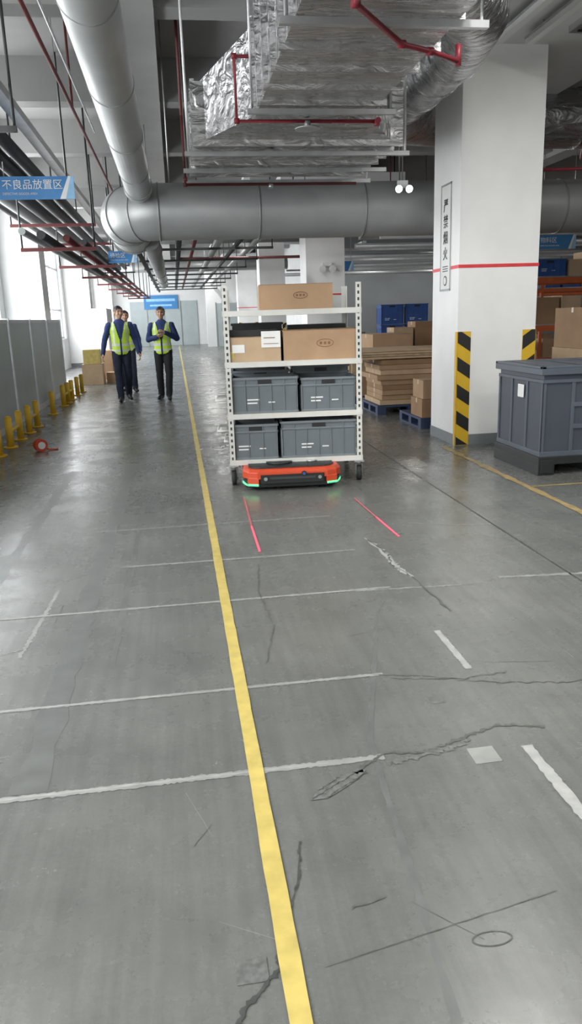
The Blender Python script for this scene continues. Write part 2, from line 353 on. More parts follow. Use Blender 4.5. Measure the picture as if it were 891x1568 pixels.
# ---------------------------------------------------------------- ceiling services
b=B('round_air_duct')
zc,yc,r=2.765,9.9,0.325
arc=[(10.0,yc,zc),(6.0,yc,zc),(3,yc,zc),(-0.1,yc,zc)]
for k in range(1,7):
    a=math.pi/2*k/6;arc.append((-0.1-0.40*math.sin(a),yc+0.40*(1-math.cos(a)),zc))
arc.append((-0.5,11.6,zc))
b.path(arc,r,M_duct,seg=40)
for x in (-0.1,1.1,2.4,3.7,5,6.3,7.6,8.9):b.cyl((x-0.010,yc,zc),(x+0.010,yc,zc),r+0.008,M_seam,40)
for k in (2,4):
    a=math.pi/2*k/6;c=Vector((-0.1-0.40*math.sin(a),yc+0.40*(1-math.cos(a)),zc));d=Vector((-math.cos(a),math.sin(a),0))
    b.cyl(c-d*0.008,c+d*0.008,r+0.010,M_seam,40)
b.cyl((-0.5,10.5,zc),(-0.5,10.53,zc),r+0.012,M_seam,40);b.cyl((-0.5,11.58,zc),(-0.5,11.61,zc),r+0.02,M_seam,40)
b.cyl((-0.31,1.5,3.06),(-0.31,9.72,2.98),0.15,M_duct,32)
b.cyl((-0.31,9.3,2.985),(-0.31,9.5,2.98),0.162,M_duct,32)
for yy in (2.8,4.2,5.6,7.0,8.4):b.cyl((-0.31,yy,3.06-0.01*(yy-1.5)),(-0.31,yy+0.02,3.06-0.01*(yy-1.5)),0.154,M_seam,32)
b.cyl((-0.26,11.3,2.58),(-0.26,26,2.62),0.13,M_duct,24)
for yy in (13,16,19,22,25):b.cyl((-0.26,yy,2.6),(-0.26,yy+0.03,2.6),0.145,M_seam,24)
for yy in (3.5,6.5):b.cyl((-0.31,yy,3.1),(-0.31,yy,ZR),0.008,M_steel,8)
for x in (0.05,1.7,2.9,4.6,6.5,8.5):b.cyl((x,yc,3.05),(x,yc,ZR),0.008,M_steel,8)
for yy in (12.5,18.5,24):b.cyl((-0.26,yy,2.7),(-0.26,yy,ZR),0.008,M_steel,8)
b.done()
b=B('foil_wrapped_duct')
ax0,ax1=0.82,1.82
b.box(ax0,ax1,0.5,7.22,3.2,3.95,M_foil)
yy=1.0
while yy<7.2:
    for (p0,p1,q0,q1) in ((ax0-0.04,ax1+0.04,3.16,3.2),(ax0-0.04,ax0,3.2,3.95),(ax1,ax1+0.04,3.2,3.95)):
        b.box(p0,p1,yy,yy+0.03,q0,q1,M_foil)
    yy+=0.44
b.hexa([(ax0,7.2,3.2),(ax1,7.2,3.2),(2.2,7.75,3.1),(0.36,7.75,3.1),(ax0,7.2,3.9),(ax1,7.2,3.9),(2.2,7.75,3.6),(0.36,7.75,3.6)],M_foil)
b.box(0.32,2.25,7.7,9.5,3.1,3.6,M_foil)
for k,yy in enumerate((7.7,8.0,8.3,8.62,8.95,9.3)):
    b.box(0.28,2.29,yy,yy+0.03,3.055,3.1,M_foil);b.box(0.28,0.32,yy,yy+0.03,3.1,3.62,M_foil);b.box(2.25,2.29,yy,yy+0.03,3.1,3.62,M_foil)
for yy in (7.85,8.7,9.4):b.box(0.2,2.4,yy,yy+0.04,3.0,3.04,M_steel)
for x in (0.24,2.36):
    for yy in (7.87,9.42):b.cyl((x,yy,3.0),(x,yy,ZR),0.012,M_white,8)
for x in (0.74,1.9):
    for yy in (2.5,4.8,6.75):b.cyl((x,yy,3.14),(x,yy,ZR),0.01,M_steel,8)
for yy in (2.5,4.8,6.75):b.box(0.7,1.94,yy-0.02,yy+0.02,3.10,3.14,M_steel)
pts=[(2.2,8.9,3.55),(2.5,9.3,3.7),(2.8,9.75,3.85),(3.2,10.1,3.9),(4,10.3,3.9),(6,10.3,3.9),(9,10.3,3.9)]
b.path(pts,0.36,M_foil,seg=28)
for x in (3.6,4.2,4.8,5.4,6.0,6.6,7.2,7.8):b.cyl((x,10.3,3.9),(x+0.03,10.3,3.9),0.375,M_foil,28)
b.path([(1.8,5.2,3.6),(2.45,6.3,3.7),(2.65,7.2,3.75),(2.65,8.9,3.75)],0.25,M_foil,seg=24)
for yy in (7.3,7.8,8.3):b.cyl((2.65,yy,3.75),(2.65,yy+0.02,3.75),0.262,M_foil,24)
for x in (4.5,7.5):b.cyl((x,10.3,4.2),(x,10.3,ZR),0.01,M_steel,8)
b.done()
b=B('fire_sprinkler_pipe')
def pipe(pts,r=0.02,m=None):
    m=m or M_red
    b.path(pts,r,m,seg=12)
    for p in pts[1:-1]:b.cyl((p[0]-0.022,p[1],p[2]),(p[0]+0.022,p[1],p[2]),r+0.007,m,12)
pipe([(0.79,7.08,3.62),(0.64,7.08,3.62),(0.64,7.08,3.125),(1.87,7.08,3.125)],0.017)
b.cyl((1.25,7.08,3.125),(1.25,7.08,3.07),0.028,M_steel,12);b.cyl((1.25,7.08,3.07),(1.25,7.08,3.06),0.11,M_steel,16)
b.cyl((1.87,7.08,3.125),(1.87,7.08,3.09),0.026,M_red,12);b.cyl((1.87,7.04,3.125),(1.87,7.12,3.125),0.026,M_red,12)
pipe([(0.22,9.0,3.62),(0.22,9.0,2.985),(0.22,9.3,2.975),(2.2,9.3,2.975)],0.016,M_dred)
b.cyl((0.22,9.0,3.62),(0.22,9.0,ZR),0.016,M_dred,12)
b.cyl((1.2,9.3,2.975),(1.2,9.3,2.93),0.03,M_steel,12)
pipe([(1.0,3.6,3.09),(1.06,4.45,3.09),(1.5,5.08,3.1),(1.72,5.2,3.1),(2.0,5.45,3.12)],0.017)
b.cyl((2.0,5.45,3.09),(2.0,5.45,3.22),0.02,M_red,12)
b.cyl((-0.95,2,3.78),(-0.95,16,3.78),0.018,M_dred,12)
b.cyl((-0.72,3,3.5),(-0.72,9.2,3.5),0.010,M_steel,8)
for yy in (4.5,9.4):b.cyl((-0.95,yy,3.78),(-0.95,yy,ZR),0.014,M_dred,10)
pipe([(2.3,12.3,2.9),(2.9,12.3,3.2),(9,12.3,3.2)],0.03,M_dred)
b.cyl((0.2,16,3.05),(14,16,3.05),0.035,M_dred,12)
b.cyl((0.2,22,3.1),(14,22,3.1),0.04,M_dred,12);b.cyl((0.6,12,3.3),(0.6,47,3.3),0.05,M_dred,12)
for yy in (16,22):
    for x in (0.6,4.5):b.cyl((x,yy,3.1),(x,yy,ZR),0.012,M_dred,8)
b.cyl((5.0,9.2,3.55),(5.9,11,3.55),0.025,M_red,10);b.cyl((4.3,9.3,3.1),(8.5,9.3,3.2),0.02,M_red,10)
b.cyl((6,9.3,3.15),(6,9.3,ZR),0.015,M_red,8);b.cyl((5.0,9.2,3.55),(5.0,9.2,ZR),0.02,M_red,8)
b.done()
b=B('overhead_pipe_rack')
for (x,z,r,m) in ((-1.68,3.42,0.075,M_dark),(-1.90,3.40,0.09,M_dark),(-2.17,3.39,0.1,M_dark),(-2.44,3.38,0.1,M_duct),(-2.68,3.4,0.07,M_dark)):
    b.cyl((x,2,z),(x,30,z),r,m,20)
b.box(-1.5,-1.38,2,30,3.52,3.56,M_steel);b.box(-1.5,-1.49,2,30,3.56,3.6,M_steel);b.box(-1.39,-1.38,2,30,3.56,3.6,M_steel)
yy=4.2
while yy<30:
    b.box(-2.8,-1.3,yy,yy+0.05,3.2,3.25,M_dred if 12<yy<20 else M_dark)
    for x in (-2.78,-1.32):b.cyl((x,yy+0.025,3.2),(x,yy+0.025,ZR),0.014,M_dark,8)
    yy+=3.6
for (x,z,r,m,y0,y1) in ((-1.5,2.72,0.05,M_dred,12.2,40),(-1.25,2.66,0.04,M_dark,12.2,42),(-1.75,2.7,0.06,M_dark,11.5,42),(-2.0,2.75,0.05,M_duct,11.5,40),
      (0.2,3.15,0.07,M_dark,14,42.8),(1.1,3.2,0.09,M_duct,12,42.8),(1.5,3.1,0.05,M_dark,12,42.8),(-0.7,3.0,0.06,M_dark,16,42.8),(2.1,3.3,0.07,M_duct,14,42.8)):
    b.cyl((x,y0,z),(x,y1,z),r,m,14)
yy=12.4
while yy<42:
    b.box(-2.2,-1.1,yy,yy+0.06,2.56,2.61,M_dred)
    for x in (-2.18,-1.12):b.cyl((x,yy+0.03,2.56),(x,yy+0.03,ZR),0.014,M_dark,8)
    yy+=3.9
yy=14.5
while yy<42:
    b.box(-0.8,2.3,yy,yy+0.06,2.98,3.03,M_dark)
    for x in (-0.78,2.28):b.cyl((x,yy+0.03,2.98),(x,yy+0.03,ZR),0.014,M_dark,8)
    yy+=3.3
for yy in (13.8,15.2,17.4,20.4,24.2,29):
    b.box(4.2,20,yy,yy+0.12,3.1,3.16,M_steel);b.cyl((4.2,yy+0.5,3.0),(20,yy+0.5,3.0),0.06,M_duct,12)
    for x in (5,10,15):b.cyl((x,yy+0.06,3.1),(x,yy+0.06,ZR),0.012,M_dark,8)
b.cyl((-3.0,20.8,3.6),(4.5,20.8,3.6),0.22,M_duct,24);b.cyl((-3.0,30.8,3.5),(4.5,30.8,3.5),0.22,M_duct,24)
b.done()
b=B('conduit_rail')
for x in (3.3,3.62):
    b.box(x-0.035,x+0.035,3.0,7.9,4.0,4.05,M_white);b.box(x-0.05,x+0.05,3.0,7.9,4.05,4.065,M_steel)
    for yy in (3.3,5.2):b.cyl((x,yy,4.05),(x,yy,ZR),0.01,M_steel,8)
    b.cyl((x,7.6,4.05),(x,7.6,4.12),0.01,M_steel,8)
b.done()
b=B('air_vent_grille')
b.box(3.95,4.95,6.9,7.75,4.06,4.12,M_steel)
for k in range(11):b.box(4.0,4.9,6.95+k*0.07,6.975+k*0.07,4.045,4.062,M_dark)
b.done()
def twin(name,x,y,z,rod=True,s=1.0,top=ZR):
    b=B(name);b.box(x-0.08*s,x+0.08*s,y-0.03,y+0.03,z-0.03,z+0.05,M_white)
    for sx in (-1,1):
        c=x+sx*0.085*s
        b.cyl((c,y-0.02,z-0.05*s),(c,y-0.02-0.07*s,z-0.07*s),0.045*s,M_white,16,r2=0.06*s);b.cyl((c,y-0.022-0.07*s,z-0.0705*s),(c,y-0.026-0.07*s,z-0.0715*s),0.052*s,M_lamp if rod else M_label,16)
    if rod:b.cyl((x,y,z),(x,y,top),0.006,M_steel,8)
    return b.done()
twin('emergency_light',2.82,9.5,2.98,s=0.75)
twin('emergency_light',3.57,18.09,2.62,rod=False,s=1.4)
# ---------------------------------------------------------------- signs
def sign(x0,x1,y,z0,z1,txt,sz):
    e=empty('hanging_sign',((x0+x1)/2,y,(z0+z1)/2));b=B('panel');w=(x1-x0)/2;hh=(z1-z0)/2
    b.box(-w,w,0,0.02,-hh,hh,M_sign);b.face([(w*0.72,-0.002,-hh),(w,-0.002,-hh),(w,-0.002,hh),(w*0.9,-0.002,hh)],M_signl)
    b.face([(w*0.6,-0.003,-hh),(w*0.75,-0.003,-hh),(w*0.93,-0.003,hh),(w*0.86,-0.003,hh)],M_white)
    for x in (-w*0.8,w*0.8):b.cyl((x,0.01,hh),(x,0.01,ZR-(z0+z1)/2),0.005,M_steel,6)
    b.done(parent=e)
    text('lettering',txt,sz,(-w*0.88,-0.006,-hh*0.05),M_label,e)
    text('lettering_small','DEFECTIVE GOODS AREA',sz*0.3,(-w*0.88,-0.006,-hh*0.6),M_label,e)
    return e
sign(-1.93,-1.06,9.85,2.92,3.17,'不良品放置区',0.115)
sign(-1.2,-0.66,16,2.62,2.84,'待检区',0.1)
sign(3.95,4.75,20.4,2.6,2.84,'周转区',0.11)
sign(6.75,7.5,14,2.55,2.8,'物料区',0.11)
# ---------------------------------------------------------------- left barrier panels + bollards
b=B('grey_partition_panels')
yy=5.2
while yy<17.4:
    b.box(-2.56,-2.5,yy,yy+1.72,0.06,1.56,M_panel)
    b.box(-2.58,-2.48,yy-0.03,yy+0.03,0,1.6,M_glass);b.box(-2.57,-2.49,yy,yy+1.72,1.53,1.58,M_glass)
    b.box(-2.57,-2.49,yy,yy+1.72,0,0.09,M_glass)
    yy+=1.78
b.box(-2.58,-2.48,yy-0.03,yy+0.03,0,1.6,M_glass)
b.done()
b=B('yellow_guard_bollards')
for yy in (7.4,8.3,9.25,9.9,10.55,11.2,11.85,13.4,14.7,15.3,15.9,16.8,17.6):
    b.cyl((-2.15,yy,0),(-2.15,yy,0.02),0.09,M_yb,16);b.cyl((-2.15,yy,0.02),(-2.15,yy,0.38),0.045,M_yb,16);b.cyl((-2.15,yy,0.38),(-2.15,yy,0.4),0.045,M_yb,16,r2=0.025)
for y0,y1 in ((9.9,10.55),(11.2,11.85),(14.7,15.3),(15.3,15.9),(7.4,8.3)):b.cyl((-2.15,y0,0.2),(-2.15,y1,0.2),0.022,M_yb,12)
b.done()
b=B('orange_cable_reel')
b.cyl((0,-0.05,0.075),(0,-0.035,0.075),0.075,M_org,24);b.cyl((0,0.035,0.075),(0,0.05,0.075),0.075,M_org,24);b.cyl((0,-0.035,0.075),(0,0.035,0.075),0.05,M_card2,24)
b.cyl((0,-0.055,0.075),(0,-0.05,0.075),0.045,M_label,16)
b.path([(0.04,0,0.045),(0.1,-0.02,0.012),(0.16,-0.06,0.01),(0.2,-0.02,0.01)],0.01,M_org,8)
b.done((-1.72,9.5,0),rot=0.5)
# ---------------------------------------------------------------- cargo helpers
def carton(b,x0,x1,y0,y1,z0,z1,m=None,mark=True,label=False):
    m=m or M_card
    b.box(x0,x1,y0,y1,z0,z1,m)
    b.box((x0+x1)/2,(x0+x1)/2+0.002,y0-0.001,y1,z1,z1+0.0015,M_print)
    yc=(y0+y1)/2;b.box(x0-0.001,x1+0.001,yc-0.025,yc+0.025,z1,z1+0.002,M_tape)
    b.box(x0-0.0015,x0,yc-0.025,yc+0.025,z1-0.06,z1,M_tape)
    b.box(x0,x1,y0-0.0012,y0,z1-0.004,z1-0.001,M_print)
    if mark:
        hz=z1-z0;cx=(x0+x1)/2+0.04;cz=z0+hz*0.55
        r=min(0.055,hz*0.2)
        ring=[(cx+r*1.5*math.cos(t*math.pi/10),cz+r*0.7*math.sin(t*math.pi/10)) for t in range(20)]
        ri=[(cx+(r*1.5-0.006)*math.cos(t*math.pi/10),cz+(r*0.7-0.006)*math.sin(t*math.pi/10)) for t in range(20)]
        for i in range(20):
            j=(i+1)%20;b.face([(ring[i][0],y0-0.002,ring[i][1]),(ring[j][0],y0-0.002,ring[j][1]),(ri[j][0],y0-0.002,ri[j][1]),(ri[i][0],y0-0.002,ri[i][1])],M_print)
        for k in (-1,0,1):b.box(cx+k*r*0.7-r*0.2,cx+k*r*0.7+r*0.2,y0-0.002,y0-0.001,cz-r*0.22,cz+r*0.22,M_print)
    if label:
        b.box(x0+0.04,x0+0.15,y0-0.003,y0-0.001,z0+0.08,z0+0.15,M_label)
def crate(b,x0,x1,y0,y1,z0,z1,m=None,m2=None):
    m=m or M_crate;m2=m2 or M_crate2;t=0.012
    w=x1-x0;d=y1-y0
    b.box(x0+t,x1-t,y0+t,y1-t,z0,z0+t,m)
    b.box(x0+t,x1-t,y0+t,y0+2*t,z0,z1,m);b.box(x0+t,x1-t,y1-2*t,y1-t,z0,z1,m);b.box(x0+t,x0+2*t,y0+t,y1-t,z0,z1,m);b.box(x1-2*t,x1-t,y0+t,y1-t,z0,z1,m)
    for (za,zb,o) in ((z1-0.02,z1,0.0),(z1-0.075,z1-0.06,0.004),(z0,z0+0.018,0.006)):
        b.box(x0+o,x1-o,y0+o,y0+t,za,zb,m2);b.box(x0+o,x1-o,y1-t,y1-o,za,zb,m2);b.box(x0+o,x0+t,y0+o,y1-o,za,zb,m2);b.box(x1-t,x1-o,y0+o,y1-o,za,zb,m2)
    n=max(3,int(w/0.11))
    for i in range(n+1):
        x=x0+0.012+(w-0.03)*i/n
        b.box(x,x+0.006,y0+0.004,y0+t,z0,z1-0.06,m2)
        if i<=1 or i>=n-1 :b.box(x,x+0.006,y0+0.004,y0+t,z1-0.06,z1,m2)
    nd=max(2,int(d/0.12))
    for i in range(nd+1):
        y=y0+0.012+(d-0.03)*i/nd;b.box(x0+0.004,x0+t,y,y+0.006,z0,z1-0.06,m2)
    cx=(x0+x1)/2
    b.box(cx-0.06,cx+0.06,y0+0.003,y0+0.011,z1-0.058,z1-0.022,M_black)
    for k in range(2):b.box(cx-0.16,cx-0.05-0.02*k,y0+0.009,y0+0.0115,z0+0.115-k*0.03,z0+0.127-k*0.03,M_label)
    b.box(cx+0.03,cx+0.09,y0+0.009,y0+0.0115,z0+0.09,z0+0.1,M_label)
# ---------------------------------------------------------------- cart
cart=empty('shelf_cart',(0.415,6.84,0),math.radians(-5.0))
W,Dp,H=1.22,0.98,1.77
b=B('frame')
pw=0.05
for (px,py,sx,sy) in ((0,0,1,1),(W,0,-1,1),(0,Dp,1,-1),(W,Dp,-1,-1)):
    b.box(px,px+sx*pw,py,py+sy*0.004,0.19,H,M_cart);b.box(px,px+sx*0.004,py,py+sy*pw,0.19,H,M_cart)
    z=0.24
    while z<H-0.02:
        if sy>0:b.box(px+sx*0.018,px+sx*0.034,py-0.002,py,z,z+0.026,M_hole)
        if sx>0:b.box(px-0.002,px,py+sy*0.018,py+sy*0.034,z,z+0.026,M_hole)
        else:b.box(px,px+0.002,py+sy*0.018,py+sy*0.034,z,z+0.026,M_hole)
        z+=0.055
SH=[0.235,0.655,1.115,1.555]
for z in SH:
    b.box(0.005,W-0.005,0.006,Dp-0.006,z-0.012,z,M_cart)
    b.box(0.003,W-0.003,-0.006,0.014,z-0.045,z+0.002,M_cart);b.box(0.003,W-0.003,Dp-0.014,Dp+0.004,z-0.045,z+0.002,M_cart)
    b.box(-0.004,0.014,0.0,Dp,z-0.045,z+0.002,M_cart);b.box(W-0.014,W+0.004,0,Dp,z-0.045,z+0.002,M_cart)
for z in (0.45,0.9,1.35):
    b.box(-0.004,0.006,0.02,Dp-0.02,z,z+0.03,M_cart);b.box(W-0.006,W+0.004,0.02,Dp-0.02,z,z+0.03,M_cart)
for z in (0.46,0.75):
    b.path([(-0.0,0.35,z),(-0.11,0.35,z),(-0.11,0.75,z),(0,0.75,z)],0.013,M_cart,10)
b.path([(-0.0,0.35,0.36),(-0.05,0.35,0.36),(-0.05,0.8,0.36),(0,0.8,0.36)],0.012,M_cart,10)
b.done(parent=cart)
b=B('casters')
for (px,py) in ((0.03,0.04),(W-0.03,0.04),(0.03,Dp-0.04),(W-0.03,Dp-0.04)):
    b.box(px-0.045,px+0.045,py-0.045,py+0.045,0.175,0.19,M_steel)
    b.cyl((px,py,0.155),(px,py,0.178),0.03,M_steel,16)
    for s in (-1,1):
        b.hexa([(px+s*0.024,py-0.03,0.16),(px+s*0.029,py-0.03,0.16),(px+s*0.029,py+0.03,0.16),(px+s*0.024,py+0.03,0.16),
                (px+s*0.024,py-0.01,0.05),(px+s*0.029,py-0.01,0.05),(px+s*0.029,py+0.035,0.05),(px+s*0.024,py+0.035,0.05)],M_steel)
    b.cyl((px-0.02,py+0.01,0.068),(px+0.02,py+0.01,0.068),0.068,M_rub,28);b.cyl((px-0.022,py+0.01,0.068),(px+0.022,py+0.01,0.068),0.045,M_green_w,24)
    b.cyl((px-0.033,py+0.01,0.068),(px+0.033,py+0.01,0.068),0.012,M_steel,12)
b.done(parent=cart)
e=0.002
b=B('plastic_crates')
z=SH[0]+e;crate(b,0.035,0.455,0.02,0.46,z+0.0,z+0.32);crate(b,0.47,1.175,0.02,0.46,z,z+0.335);crate(b,0.035,0.6,0.5,0.95,z,z+0.36);crate(b,0.62,1.175,0.5,0.95,z,z+0.37)
z=SH[1]+e;crate(b,0.035,0.65,0.02,0.46,z,z+0.32);crate(b,0.665,1.175,0.04,0.46,z,z+0.30);crate(b,0.035,0.6,0.5,0.95,z,z+0.35);crate(b,0.62,1.175,0.5,0.95,z,z+0.38)
b.done(parent=cart)
b=B('cartons')
z=SH[3]+e;carton(b,0.325,0.975,0.05,0.5,z,z+0.215)
z=SH[2]+e;carton(b,0.03,0.5,0.02,0.42,z,z+0.215,M_card2,mark=False,label=True);carton(b,0.525,1.185,0.015,0.5,z,z+0.26)
b.box(0.33,0.5,0.012,0.019,z+0.12,z+0.26,M_label);b.box(0.35,0.48,0.010,0.012,z+0.15,z+0.155,M_print);b.box(0.35,0.45,0.010,0.012,z+0.2,z+0.207,M_print)
b.box(0.03,0.09,0.018,0.0195,z+0.03,z+0.09,M_yel)
b.done(parent=cart)
b=B('black_crates')
z=SH[2]+e;crate(b,0.06,0.55,0.46,0.92,z,z+0.33,M_black,M_black);b.box(0.05,0.48,0.12,0.4,z+0.218,z+0.275,M_black)
b.box(0.6,1.15,0.55,0.93,z,z+0.3,M_black)
b.done(parent=cart)
# ---------------------------------------------------------------- mobile robot
rob=empty('mobile_robot',(0.94,6.50,0),math.radians(-4))
b=B('body')
hw=0.44
def outline(hw,y0,y1,c):return [(-hw+c,y0),(hw-c,y0),(hw-c*0.35,y0+c*0.3),(hw,y0+c),(hw,y1-c),(hw-c,y1),(-hw+c,y1),(-hw,y1-c),(-hw,y0+c),(-hw+c*0.35,y0+c*0.3)]
b.extrude_poly(outline(hw-0.02,0.03,1.0,0.1),0.03,0.075,M_black)
b.extrude_poly(outline(hw-0.01,0.012,1.02,0.12),0.075,0.105,M_black)
b.extrude_poly(outline(hw,0.0,1.03,0.13),0.11,0.172,M_org)
b.extrude_poly(outline(hw,0.0,1.03,0.13),0.172,0.192,M_org,inset=0.03)
b.extrude_poly(outline(hw-0.02,0.03,1.0,0.12),0.10,0.115,M_black)
b.extrude_poly(outline(hw-0.055,0.075,0.96,0.1),0.19,0.203,M_black)  # top deck, widened so its black also carries the shade under the cart
# orange corner ears wrapping down
for s in (-1,1):
    b.hexa([(s*(hw-0.14),-0.004,0.06),(s*(hw-0.04),0.034,0.06),(s*(hw-0.04),0.08,0.06),(s*(hw-0.14),0.06,0.06),
            (s*(hw-0.14),-0.004,0.125),(s*(hw-0.04),0.034,0.125),(s*(hw-0.04),0.08,0.125),(s*(hw-0.14),0.06,0.125)],M_org)
b.done(parent=rob,bevel=0.006)
b=B('sensor_panel')
b.extrude_poly([(-0.31,0.03),(-0.27,-0.014),(0.27,-0.014),(0.31,0.03)],0.075,0.15,M_black)
b.box(-0.2,0.2,-0.02,-0.012,0.11,0.13,M_hole)
b.cyl((0.1,-0.03,0.155),(0.1,-0.01,0.155),0.022,M_black,16);b.cyl((0.1,-0.032,0.155),(0.1,-0.028,0.155),0.013,M_blue,16)
for xx in (-0.24,0.24):b.cyl((xx,-0.02,0.115),(xx,-0.014,0.115),0.016,M_steel,14)
b.cyl((-0.1,0.3,0.2),(-0.1,0.3,0.218),0.12,M_black,24);b.cyl((0.2,0.3,0.2),(0.2,0.3,0.218),0.05,M_steel,24)
b.done(parent=rob)
b=B('led_strips')
for s in (-1,1):
    b.face([(s*(hw-0.135),-0.0095,0.052),(s*(hw-0.04),0.028,0.052),(s*(hw-0.04),0.028,0.07),(s*(hw-0.135),-0.0095,0.07)],M_green)
    b.face([(s*(hw-0.036),0.03,0.052),(s*(hw+0.003),0.13,0.06),(s*(hw+0.003),0.13,0.085),(s*(hw-0.036),0.03,0.07)],M_green)
b.done(parent=rob)
# ---------------------------------------------------------------- big pallet boxes
def palletbox(name,x,y,w=1.2,d=1.0,H=0.99,rot=0):
    b=B(name)
    for px in (0,w/2-0.08,w-0.16):b.box(px,px+0.16,0.0,d,0.0,0.10,M_black)
    b.box(0,w,0,d,0.10,0.17,M_black)
    for px in (0.02,w-0.14):b.box(px,px+0.12,-0.01,0.0,0.02,0.14,M_black)
    b.box(0.03,w-0.03,0.03,d-0.03,0.17,H-0.06,M_bin)
    for z0,z1 in ((0.17,0.215),(H-0.15,H-0.12)):b.box(0.015,w-0.015,0.015,d-0.015,z0,z1,M_bin2)
    for px in (0.02,w*0.25,w*0.5-0.02,w*0.75,w-0.06):b.box(px,px+0.035,0.02,0.03,0.2,H-0.12,M_bin2)
    for py in (0.02,d*0.33,d*0.66,d-0.05):b.box(0.02,0.03,py,py+0.035,0.2,H-0.12,M_bin2);b.box(w-0.03,w-0.02,py,py+0.035,0.2,H-0.12,M_bin2)
    for px in (0.32,0.78):
        b.box(px,px+0.22,0.016,0.03,0.42,0.46,M_bin2);b.box(px,px+0.22,0.016,0.03,0.62,0.66,M_bin2)
    b.box(-0.01,w+0.01,-0.01,d+0.01,H-0.075,H-0.02,M_bin2);b.box(0.02,w-0.02,0.02,d-0.02,H-0.02,H-0.008,M_bin)
    for (a0,a1,b0,b1) in ((-0.01,w+0.01,-0.01,0.03),(-0.01,w+0.01,d-0.03,d+0.01),(-0.01,0.03,-0.01,d+0.01),(w-0.03,w+0.01,-0.01,d+0.01)):b.box(a0,a1,b0,b1,H-0.02,H,M_bin2)
    for k in range(3):b.box(0.12+k*0.35,0.36+k*0.35,0.1,d-0.1,H-0.008,H-0.002,M_bin2)
    b.box(0.010,0.02,0.40,0.52,0.68,0.80,M_label)
    return b.done((x,y,0),rot,bevel=0.006)
palletbox('pallet_box',3.21,6.44)
palletbox('pallet_box',4.5,6.5)
# ---------------------------------------------------------------- pallets with cartons
def bpallet(b,x0,x1,y0,y1,m=M_blue):
    b.box(x0,x1,y0,y1,0.11,0.14,m)
    for fx in (0,0.44,0.88):
        w=(x1-x0);xx=x0+fx*w
        for fy in (0,0.44,0.88):
            yy=y0+fy*(y1-y0);b.box(xx,xx+0.12*w,yy,yy+0.12*(y1-y0),0.02,0.11,m)
        b.box(xx,xx+0.12*w,y0,y1,0,0.02,m)
def stack(name,x0,x1,y0,y1,items,m=M_blue):
    b=B(name);bpallet(b,x0,x1,y0,y1,m)
    z=0.142
    for (a0,a1,b0,b1,hh,mm) in items:
        if hh<0:z=-hh;continue
        carton(b,x0+a0,x0+a1,y0+b0,y0+b1,z,z+hh,mm,mark=False);z+=hh+0.003
    return b.done()
stack('carton_pallet',3.12,4.2,9.62,10.6,[(0.02,0.5,0.02,0.5,0.24,M_card3),(0.04,0.48,0.04,0.48,0.24,M_card)],M_bluep)
fl=[]
for k in range(9):
    o=random.uniform(0,0.09);fl.append((0.0+o,1.02+o,0.02+random.uniform(0,.05),1.0,0.072,random.choice((M_card,M_card2,M_card3))))
stack('flat_carton_pallet',2.95,4.05,11.2,12.2,fl,M_bluep)
stack('carton_pallet',2.85,4.2,12.7,13.8,[(0,0.38,0,0.5,0.35,M_card),(0.0,0.4,0,0.5,0.33,M_card2),(0.4,1.1,0.0,1,-0.145,M_card),(0.42,1.1,0.0,1,0.35,M_card),(0.42,1.1,0.0,1,0.35,M_card2),(0.42,1.1,0.0,1,0.3,M_card)],M_bluep)
b=B('folded_cardboard_bundle')
for k in range(4):
    o=random.uniform(-0.08,0.08);b.box(2.5+o,4.25+o,11.22,12.18,0.83+k*0.036,0.86+k*0.036,(M_card2,M_wood,M_card2)[k%3])
for (x,y) in ((2.6,11.3),(2.6,12.1)):b.box(x-0.02,x+0.02,y-0.02,y+0.02,0.0,0.83,M_wood)
b.done()
b=B('packing_workbench')
b.box(3.0,6.2,14.3,15.2,0.82,0.86,M_wood)
for x in (3.04,4.7,6.1):
    for y in (14.34,15.1):b.box(x,x+0.05,y,y+0.05,0,0.82,M_steel)
for i in range(6):carton(b,3.7+i*0.42,4.08+i*0.42,14.4,14.9,0.862,1.12+0.1*(i%3),(M_card,M_card2,M_card3)[i%3],mark=False)
for i in range(3):b.cyl((3.1,14.5+0.16*i,0.94),(3.62,14.5+0.16*i,0.94),0.078,M_roll,20)
b.cyl((3.12,14.6,1.08),(3.6,14.6,1.08),0.078,M_roll,20)
b.done()
b=B('crate_stack')
for i,(x,y) in enumerate(((4.35,16.2),(4.9,16.2))):
    for k in range(4):crate(b,x,x+0.5,y,y+0.4,0.0+k*0.42,0.41+k*0.42,M_blue,M_blue)
b.done()
b=B('wire_mesh_cage')
b.box(5.5,6.6,16.0,16.9,0.1,0.14,M_steel)
for x in (5.5,6.55):
    for y in (16.0,16.85):b.box(x,x+0.05,y,y+0.05,0,1.4,M_white)
for k in range(12):b.cyl((5.55+k*0.09,16.02,0.14),(5.55+k*0.09,16.02,1.4),0.008,M_white,6)
for k in range(10):b.cyl((5.52,16.02,0.2+k*0.13),(6.58,16.02,0.2+k*0.13),0.008,M_white,6)
b.box(5.6,6.5,16.1,16.8,0.15,1.25,M_card2)
b.done()
stack('carton_pallet',5.0,6.2,8.9,9.9,[(0.0,0.55,0,0.9,0.42,M_card),(0.0,0.55,0,0.9,0.42,M_card2),(0.02,0.52,0,0.9,0.5,M_card),(0.6,1.2,0,1,-0.142,M_card),(0.6,1.2,0,0.9,0.45,M_card3),(0.6,1.2,0,0.9,0.45,M_card)],M_wood)
stack('carton_pallet',4.35,4.9,9.95,10.9,[(0.0,0.5,0,0.9,0.4,M_card2),(0.0,0.5,0,0.9,0.4,M_card)],M_wood)
